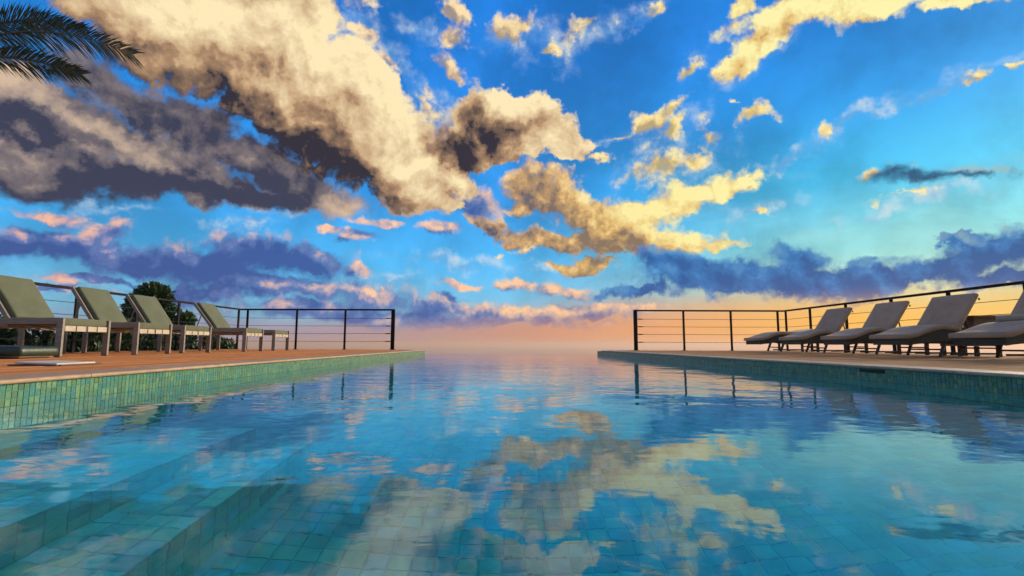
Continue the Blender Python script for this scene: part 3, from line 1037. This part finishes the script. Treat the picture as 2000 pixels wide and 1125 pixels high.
# ------------------------------------------------------------------ loungers of the right deck
def strip_bm(prof, half_w, th, r=0.02, nround=3, ny=8, seed=0, puff=0.006):
    """a padded strip following prof [(x, z)] with its underside on prof, rounded long edges"""
    bm = bmesh.new()
    cross = []
    hw = half_w
    cross += [(-hw + r * 0.5, 0.0)]
    for k in range(nround + 1):
        a = math.pi + (math.pi / 2) * (-k / nround)
        cross.append((-hw + r + r * math.cos(a), th - r + r * math.sin(a)))
    for k in range(1, ny):
        y = -hw + r + (2 * hw - 2 * r) * k / ny
        cross.append((y, th + puff * (1 - (2 * k / ny - 1) ** 2)))
    for k in range(nround + 1):
        a = math.pi / 2 - (math.pi / 2) * k / nround
        cross.append((hw - r + r * math.cos(a), th - r + r * math.sin(a)))
    cross += [(hw - r * 0.5, 0.0)]
    n = len(prof)
    rings = []
    for i, (x, z) in enumerate(prof):
        t = Vector((prof[min(i + 1, n - 1)][0] - prof[max(i - 1, 0)][0], 0, prof[min(i + 1, n - 1)][1] - prof[max(i - 1, 0)][1])).normalized()
        nn = Vector((-t.z, 0, t.x))
        endk = 0.72 if i in (0, n - 1) else 1.0
        ring = []
        for (y, h) in cross:
            hh = h * endk if h > th * 0.5 else h
            p = Vector((x, y * (0.985 if endk < 1 else 1), z)) + nn * (hh + 0.003 * mnoise.noise(Vector((x * 6 + seed, y * 6, 0))))
            ring.append(bm.verts.new(p))
        rings.append(ring)
    m = len(cross)
    for i in range(n - 1):
        for k in range(m):
            bm.faces.new((rings[i][k], rings[i][(k + 1) % m], rings[i + 1][(k + 1) % m], rings[i + 1][k]))
    bm.faces.new(rings[0])
    bm.faces.new(rings[-1][::-1])
    bmesh.ops.recalc_face_normals(bm, faces=bm.faces)
    return bm


def seat_z(x):
    """underside of the cushion, low at the feet, highest under the knees"""
    t = max(0, min(1, x / 0.55))
    z = 0.245 + 0.135 * (t * t * (3 - 2 * t))
    if x > 0.55:
        z -= 0.03 * min(1, (x - 0.55) / 0.2)
    return z


def lounger_right(back_angle):
    root = empty('chaise_lounger')
    hw = 0.365
    prof = [(0.76 * k / 18, seat_z(0.76 * k / 18)) for k in range(19)]
    prof = [(-0.012, prof[0][1] + 0.004)] + prof
    part('seat_cushion', strip_bm(prof, hw, 0.062, 0.022), 'cush', root, True)
    L = 0.575
    hinge = Vector((0.735, 0, 0.352))
    ca, sa = math.cos(back_angle), math.sin(back_angle)
    bp = [(hinge.x + ca * L * k / 12, hinge.z + sa * L * k / 12) for k in range(13)]
    bp.append((bp[-1][0] + ca * 0.014, bp[-1][1] + sa * 0.014))
    back = part('backrest_cushion', strip_bm(bp, hw, 0.070, 0.026, seed=4), 'cush', root, True)
    tie = box_bm(0.02, 0.012, 0.03, (bp[-2][0] - 0.05 * ca + 0.01, -hw - 0.004, bp[-2][1] - 0.05 * sa - 0.004), 0.003)
    part('tie', tie, 'darkwood', back)
    part('tie', box_bm(0.02, 0.012, 0.03, (hinge.x + 0.07 * ca, -hw - 0.004, hinge.z + 0.07 * sa), 0.003), 'lid', back)
    # back frame board behind the pad
    bb = box_bm(L, 2 * hw - 0.10, 0.018, (L / 2, 0, -0.013), 0.004)
    bmesh.ops.transform(bb, matrix=Matrix.Translation(hinge) @ Matrix.Rotation(-back_angle, 4, 'Y'), verts=bb.verts)
    part('back_frame', bb, 'darkwood', back)
    if back_angle > 0.2:
        q = hinge + Vector((ca, 0, sa)) * (L * 0.62)
        for y in (-1, 1):
            part('prop', tube_bm([Vector((q.x, y * 0.22, q.z - 0.03)), Vector((q.x + 0.06, y * 0.22, 0.30))], 0.010, 8), 'darkwood', root)
    # woven body: side panels following the cushion, foot panel
    for y in (-1, 1):
        bm = bmesh.new()
        yo, yi = y * (hw - 0.03), y * (hw - 0.052)
        top, bot = [], []
        xs = [0.035 + (1.40 - 0.035) * k / 20 for k in range(21)]
        for x in xs:
            zt = (seat_z(x) if x < 0.75 else 0.346) - 0.004
            d = 0.085 + 0.075 * min(1, max(0, (x - 0.12) / 0.35))
            top.append((x, zt))
            bot.append((x, zt - d))
        ring = top + bot[::-1]
        A = [bm.verts.new((x, yo, z)) for x, z in ring]
        B = [bm.verts.new((x, yi, z)) for x, z in ring]
        n = len(ring)
        for i in range(n):
            bm.faces.new((A[i], A[(i + 1) % n], B[(i + 1) % n], B[i]))
        m = len(top)
        for i in range(m - 1):
            bm.faces.new((A[i], A[i + 1], A[n - 2 - i], A[n - 1 - i]))
            bm.faces.new((B[i], B[n - 1 - i], B[n - 2 - i], B[i + 1]))
        bmesh.ops.recalc_face_normals(bm, faces=bm.faces)
        part('side_panel', bm, 'wicker', root)
    part('foot_panel', box_bm(0.022, 2 * hw - 0.106, 0.082, (0.048, 0, seat_z(0.05) - 0.046), 0.004), 'wicker', root)
    part('head_panel', box_bm(0.022, 2 * hw - 0.106, 0.10, (1.388, 0, 0.29), 0.004), 'wicker', root)
    for i in range(7):
        x = 0.16 + i * 0.19
        part('slat', box_bm(0.06, 2 * hw - 0.106, 0.014, (x, 0, (seat_z(x) if x < 0.75 else 0.346) - 0.016), 0.003), 'darkwood', root)
    # slanting front legs joined by a stretcher, upright rear legs
    for y in (-1, 1):
        lg = tube_bm([(0.50, y * 0.285, 0.012), (0.60, y * 0.285, 0.262)], [0.024, 0.028], 4)
        part('leg', lg, 'darkwood', root)
        part('leg', box_bm(0.045, 0.045, 0.25, (1.30, y * 0.30, 0.125), 0.004), 'darkwood', root)
        part('skid', box_bm(0.66, 0.03, 0.026, (0.965, y * 0.30, 0.045), 0.004), 'darkwood', root)
    part('stretcher', box_bm(0.026, 0.53, 0.022, (0.535, 0, 0.10), 0.003), 'darkwood', root)
    part('stretcher', box_bm(0.026, 0.56, 0.022, (1.30, 0, 0.12), 0.003), 'darkwood', root)
    return root


right_spots = [(5.36, 5.95, 0.0, 57, 'beige cushioned lounger with a rolled towel on it, nearest on the tan deck'),
               (5.34, 7.32, 0.01, 57, 'beige cushioned lounger with raised back, directly beyond the one with the towel'),
               (5.36, 8.58, -0.01, 57, 'beige cushioned lounger with raised back, middle one on the tan deck'),
               (5.38, 10.00, 0.01, 56, 'beige cushioned lounger with raised back beside the one lying flat'),
               (5.34, 11.48, 0.0, 8, 'beige cushioned lounger lying flat, farthest on the tan deck')]
lb = lounger_right(R(57))
for i, (x, y, rz, ang, lab) in enumerate(right_spots):
    o = lb if i == 0 else (copy_tree(lb) if ang == 57 else lounger_right(R(ang)))
    o.location = (x, y, DECK)
    o.rotation_euler = (0, 0, rz)
    tag(o, lab, 'sun lounger', 'beige loungers on the right deck')

# ------------------------------------------------------------------ smaller things on the decks
# rolled towel on the nearest right lounger
bm = bmesh.new()
path = []
tv = []
n = 60
for i in range(n + 1):
    a = i / n * math.pi * 5.2
    r_ = 0.012 + 0.034 * i / n
    tv.append((r_ * math.cos(a), r_ * math.sin(a) * 0.86))
tv += [(tv[-1][0] + 0.02, -0.034), (tv[-1][0] + 0.05, -0.038)]
A = [[bm.verts.new((x + 0.003 * mnoise.noise(Vector((x * 30, k, z * 30))), -0.27 + 0.54 * k / 6, z + 0.003 * mnoise.noise(Vector((x * 20, k * 3, z * 20 + 7))))) for x, z in tv] for k in range(7)]
for k in range(6):
    for i in range(len(tv) - 1):
        bm.faces.new((A[k][i], A[k][i + 1], A[k + 1][i + 1], A[k + 1][i]))
tw = part('rolled_towel', bm, 'towel', None, True)
sol = tw.modifiers.new('thickness', 'SOLIDIFY')
sol.thickness = 0.006
tw.location = (5.36 + 0.60, 5.93, DECK + seat_z(0.60) + 0.062 + 0.047)
tw.rotation_euler = (0, 0, R(20))
tag(tw, 'beige rolled towel lying on the nearest beige lounger', 'towel')

# wooden side table with closed sides between the two nearest right loungers
tb = empty('side_table', (6.78, 7.62, DECK))
tag(tb, 'low brown wooden box table with reddish top by the right railing', 'table')
part('table_top', box_bm(0.46, 0.70, 0.035, (0, 0, 0.565), 0.004), 'redwood', tb)
part('body', box_bm(0.38, 0.62, 0.40, (0, 0, 0.347), 0.004), 'brownbox', tb)
for x in (-1, 1):
    for y in (-1, 1):
        part('leg', box_bm(0.045, 0.045, 0.146, (x * 0.16, y * 0.28, 0.073), 0.003), 'darkwood', tb)

# dark green pad lying near the left frame edge
pad = empty('floor_pad', (-5.27, 5.38, DECK))
tag(pad, 'dark green padded cushion lying on the terracotta deck by the nearest olive lounger', 'pad')
part('cushion', cushion_bm(0.72, 0.46, 0.095, (0, 0, 0.068), 0.040, 0.016, 9), 'green_pad', pad, True)
part('base_board', box_bm(0.64, 0.38, 0.012, (0, 0, 0.0185), 0.003), 'lid', pad)
for x in (-0.24, 0.10, 0.26):
    part('foot', box_bm(0.08, 0.34, 0.012, (x, 0, 0.006), 0.002), 'black', pad)

# skimmer lid on the left deck, one edge lifted
lid = empty('skimmer_lid', (-3.36, 3.82, DECK))
tag(lid, 'pale cream skimmer lid lying slightly raised on the terracotta deck', 'lid')
bm = box_bm(0.30, 0.34, 0.012, (0, 0, 0.016), 0.004, rot=Matrix.Rotation(R(2.0), 3, 'Y'))
part('plate', bm, 'lid', lid)
part('rim', join(box_bm(0.34, 0.02, 0.008, (0, -0.19, 0.004), 0.002), box_bm(0.34, 0.02, 0.008, (0, 0.19, 0.004), 0.002), box_bm(0.02, 0.36, 0.008, (-0.181, 0, 0.004), 0.002), box_bm(0.02, 0.36, 0.008, (0.181, 0, 0.004), 0.002)), 'batten', lid)


# ------------------------------------------------------------------ plants beyond the left railing
def leaves_bm(clumps, per, size, r):
    """leaf-sized blades spread through clumps [(centre, radius)]"""
    bm = bmesh.new()
    for c, rad in clumps:
        c = Vector(c)
        for _ in range(int(per * (rad / 0.4) ** 2)):
            d = Vector((r.gauss(0, 1), r.gauss(0, 1), r.gauss(0, 1))).normalized()
            p = c + d * rad * (r.random() ** 0.45) * Vector((1, 1, 0.9)).length / 1.67
            t = (d + Vector((r.uniform(-.9, .9), r.uniform(-.9, .9), r.uniform(-.3, 1.0)))).normalized()
            s = t.cross(Vector((r.uniform(-1, 1), r.uniform(-1, 1), r.uniform(-1, 1)))).normalized()
            l = size * r.uniform(0.6, 1.3)
            w = l * 0.26
            nn = t.cross(s) * (l * 0.08)
            bm.faces.new([bm.verts.new(q) for q in (p, p + t * l * .5 + s * w + nn, p + t * l, p + t * l * .5 - s * w + nn)])
    return bm


def tree(name, base, top, radius, label, cat, m, seed, n_clump=26, size=0.11, per=150, cone=True, group=None):
    r = random.Random(seed)
    root = empty(name, base)
    tag(root, label, cat, group)
    h = top - base[2]
    tr_path = [(0, 0, -0.3)]
    for k in range(1, 7):
        tr_path.append((0.04 * math.sin(k * 1.3 + seed), 0.04 * math.cos(k * 1.7 + seed), h * 0.9 * k / 6))
    trunk = part('trunk', tube_bm(tr_path, [0.10 * (1 - 0.13 * k) * max(0.5, h / 4) for k in range(7)], 8), 'bark', root, True)
    clumps = []
    for i in range(n_clump):
        f = (i + r.random()) / n_clump
        z = h * (0.12 + 0.83 * f) if cone else h * (0.25 + 0.65 * r.random())
        maxr = radius * ((1.05 - f) ** 0.75 if cone else math.sqrt(max(0.05, 1 - ((z / h - 0.55) / 0.5) ** 2)))
        a = r.uniform(0, 2 * math.pi)
        q = maxr * r.uniform(0.2, 0.85)
        c = (q * math.cos(a), q * math.sin(a), z)
        rad = radius * r.uniform(0.28, 0.46) * (1 - 0.45 * f if cone else 1)
        clumps.append((c, rad))
        limb = tube_bm([(0, 0, max(0.1, z - q * 0.7)), (c[0] * .55, c[1] * .55, z - q * 0.25), c], [0.030, 0.02, 0.008], 5)
        if i % 3 == 0:
            part('limb', limb, 'bark', trunk)
        else:
            limb.free()
    if cone:
        clumps += [((0, 0, h * 0.97), radius * 0.13), ((r.uniform(-.1, .1), 0, h * 0.92), radius * 0.2)]
    part('crown', leaves_bm(clumps, per, size, r), m, root)
    return root


tree('conifer_tree', (-9.98, 14.2, -3.4), 1.84, 1.75, 'dark green conical tree rising behind the third olive lounger', 'tree', 'leaf', 21, 60, 0.13, 1100)
tree('leafy_tree', (-9.1, 14.4, -4.2), 1.18, 0.75, 'small dark green tree between the conical tree and the fourth olive lounger', 'tree', 'leaf', 25, 40, 0.12, 1200)
tree('round_shrub', (-8.55, 15.0, -4.3), 0.98, 0.55, 'low green shrub just left of the railing corner', 'shrub', 'leaf', 33, 30, 0.11, 1300, cone=False)
for i, (x, y, top, rad) in enumerate([(-8.05, 6.9, 0.62, 0.85), (-8.1, 8.0, 0.60, 0.85), (-8.2, 9.9, 0.58, 0.9), (-8.2, 11.0, 0.66, 0.9), (-8.4, 12.3, 0.60, 0.9)]):
    lab = ['dark hedge shrub behind the nearest olive lounger', 'dark hedge shrub seen under the foot of the nearest olive lounger', 'dark hedge shrub seen under the second olive lounger',
           'dark hedge shrub seen under the third olive lounger', 'dark hedge shrub seen under the fourth olive lounger'][i]
    tree('hedge_shrub', (x, y, -1.9), top, rad, lab, 'shrub', 'leaf2', 50 + i, 36, 0.11, 900, cone=False, group='hedge along the left railing')


# ------------------------------------------------------------------ palm whose fronds hang into the top left corner
palm = empty('palm_tree', (-7.75, 6.45, -3.2))
tag(palm, 'palm tree whose drooping fronds hang into the upper left corner', 'palm tree')
PZ = 4.05 + 3.2
tp = [(0.05 * math.sin(k * 0.8), 0.04 * math.cos(k), PZ * k / 14) for k in range(15)]
part('trunk', tube_bm(tp, [0.20 + 0.018 * (k % 2) - 0.004 * k for k in range(15)], 12), 'bark', palm, True)


def frond(start, mid, end, n=74, ll=0.46, r=None, twist=0.0):
    """arching rachis with two ranks of leaflets"""
    s, m, e = Vector(start), Vector(mid), Vector(end)
    pts = [(s * (1 - t) ** 2 + m * 2 * t * (1 - t) + e * t * t) for t in [k / 24 for k in range(25)]]
    stem = tube_bm(pts, [0.020 * (1 - 0.88 * k / 24) for k in range(25)], 6)
    bm = bmesh.new()
    for k in range(n):
        t = 0.16 + 0.84 * k / (n - 1)
        p = s * (1 - t) ** 2 + m * 2 * t * (1 - t) + e * t * t
        d = ((m - s) * (1 - t) + (e - m) * t).normalized()
        side = d.cross(Vector((0, 0, 1))).normalized()
        up = side.cross(d).normalized()
        ct, st_ = math.cos(twist), math.sin(twist)
        side, up = side * ct + up * st_, up * ct - side * st_
        env = min(1.0, 0.35 + 2.2 * (t - 0.16)) * (1 - 0.45 * max(0, t - 0.55) / 0.45)
        for sg in (-1, 1):
            if r.random() < 0.04:
                continue
            fwd = 0.75 + 0.9 * t ** 2
            ld = (side * sg * r.uniform(0.8, 1.1) + d * fwd * r.uniform(0.85, 1.15) + up * r.uniform(0.05, 0.40)).normalized()
            l = ll * env * r.uniform(0.8, 1.12)
            w = 0.0085 * r.uniform(0.8, 1.2)
            wd = ld.cross(up).normalized() * w
            q0, q1 = p + ld * l * 0.5 + Vector((0, 0, -0.02 * l)), p + ld * l + Vector((0, 0, -0.16 * l * r.uniform(0.4, 1.6)))
            fold = up * 0.004
            a, b = bm.verts.new(p - wd * 0.5), bm.verts.new(p + wd * 0.5)
            c0, c1, c2 = bm.verts.new(q0 - wd), bm.verts.new(q0 - fold), bm.verts.new(q0 + wd)
            tip = bm.verts.new(q1)
            bm.faces.new((a, c0, c1))
            bm.faces.new((a, c1, b))
            bm.faces.new((b, c1, c2))
            bm.faces.new((c0, tip, c1))
            bm.faces.new((c1, tip, c2))
    return stem, bm


pr = random.Random(5)
top = Vector((0, 0, PZ))


def add_frond(mid, end, **kw):
    st, lf = frond(top, mid, end, r=pr, **kw)
    f = part('frond', lf, 'palm_leaf', palm)
    part('rachis', st, 'palm_stem', f)


def wp(x, y, z):
    return Vector((x + 7.75, y - 6.45, z + 3.2))


add_frond(wp(-6.30, 6.25, 4.62), wp(-4.72, 6.00, 3.84), n=120, ll=0.40, twist=R(62))
add_frond(wp(-6.70, 6.55, 4.22), wp(-5.75, 6.48, 3.84), n=110, ll=0.36, twist=R(58))
add_frond(wp(-6.7, 6.3, 4.75), wp(-5.45, 6.1, 4.22), n=110, ll=0.36, twist=R(50))
for k in range(17):
    a = R(150) + k / 16 * R(115)
    ln = pr.uniform(2.3, 3.0)
    dz_ = pr.uniform(-1.2, 0.9)
    dv = Vector((math.cos(a), math.sin(a), 0))
    add_frond(top + dv * ln * 0.5 + Vector((0, 0, 0.9 + dz_ * 0.3)), top + dv * ln * 0.95 + Vector((0, 0, -0.5 + dz_)), n=56)
for k in range(5):
    a = R(110) + k * R(36)
    dv = Vector((math.cos(a), math.sin(a), 0))
    add_frond(top + dv * 0.3 + Vector((0, 0, 1.3)), top + dv * 0.9 + Vector((0, 0, 2.3)), n=50)


# ------------------------------------------------------------------ sea haze
def haze():
    m = bpy.data.materials.new('sea_haze')
    m.use_nodes = True
    T = NT(m.node_tree)
    T.n.remove(T.n['Principled BSDF'])
    pv = T.node('ShaderNodeVolumePrincipled')
    pv.inputs['Color'].default_value = (1.0, 0.72, 0.56, 1)
    pv.inputs['Anisotropy'].default_value = 0.3
    pv.inputs['Density'].default_value = 0.00050
    T.l.new(pv.outputs[0], T.n['Material Output'].inputs['Volume'])
    o = link('haze', mesh_of('haze', box_bm(140000, 140000, 53, (0, 30000, -16.5)), m))
    o['kind'] = 'stuff'


haze()
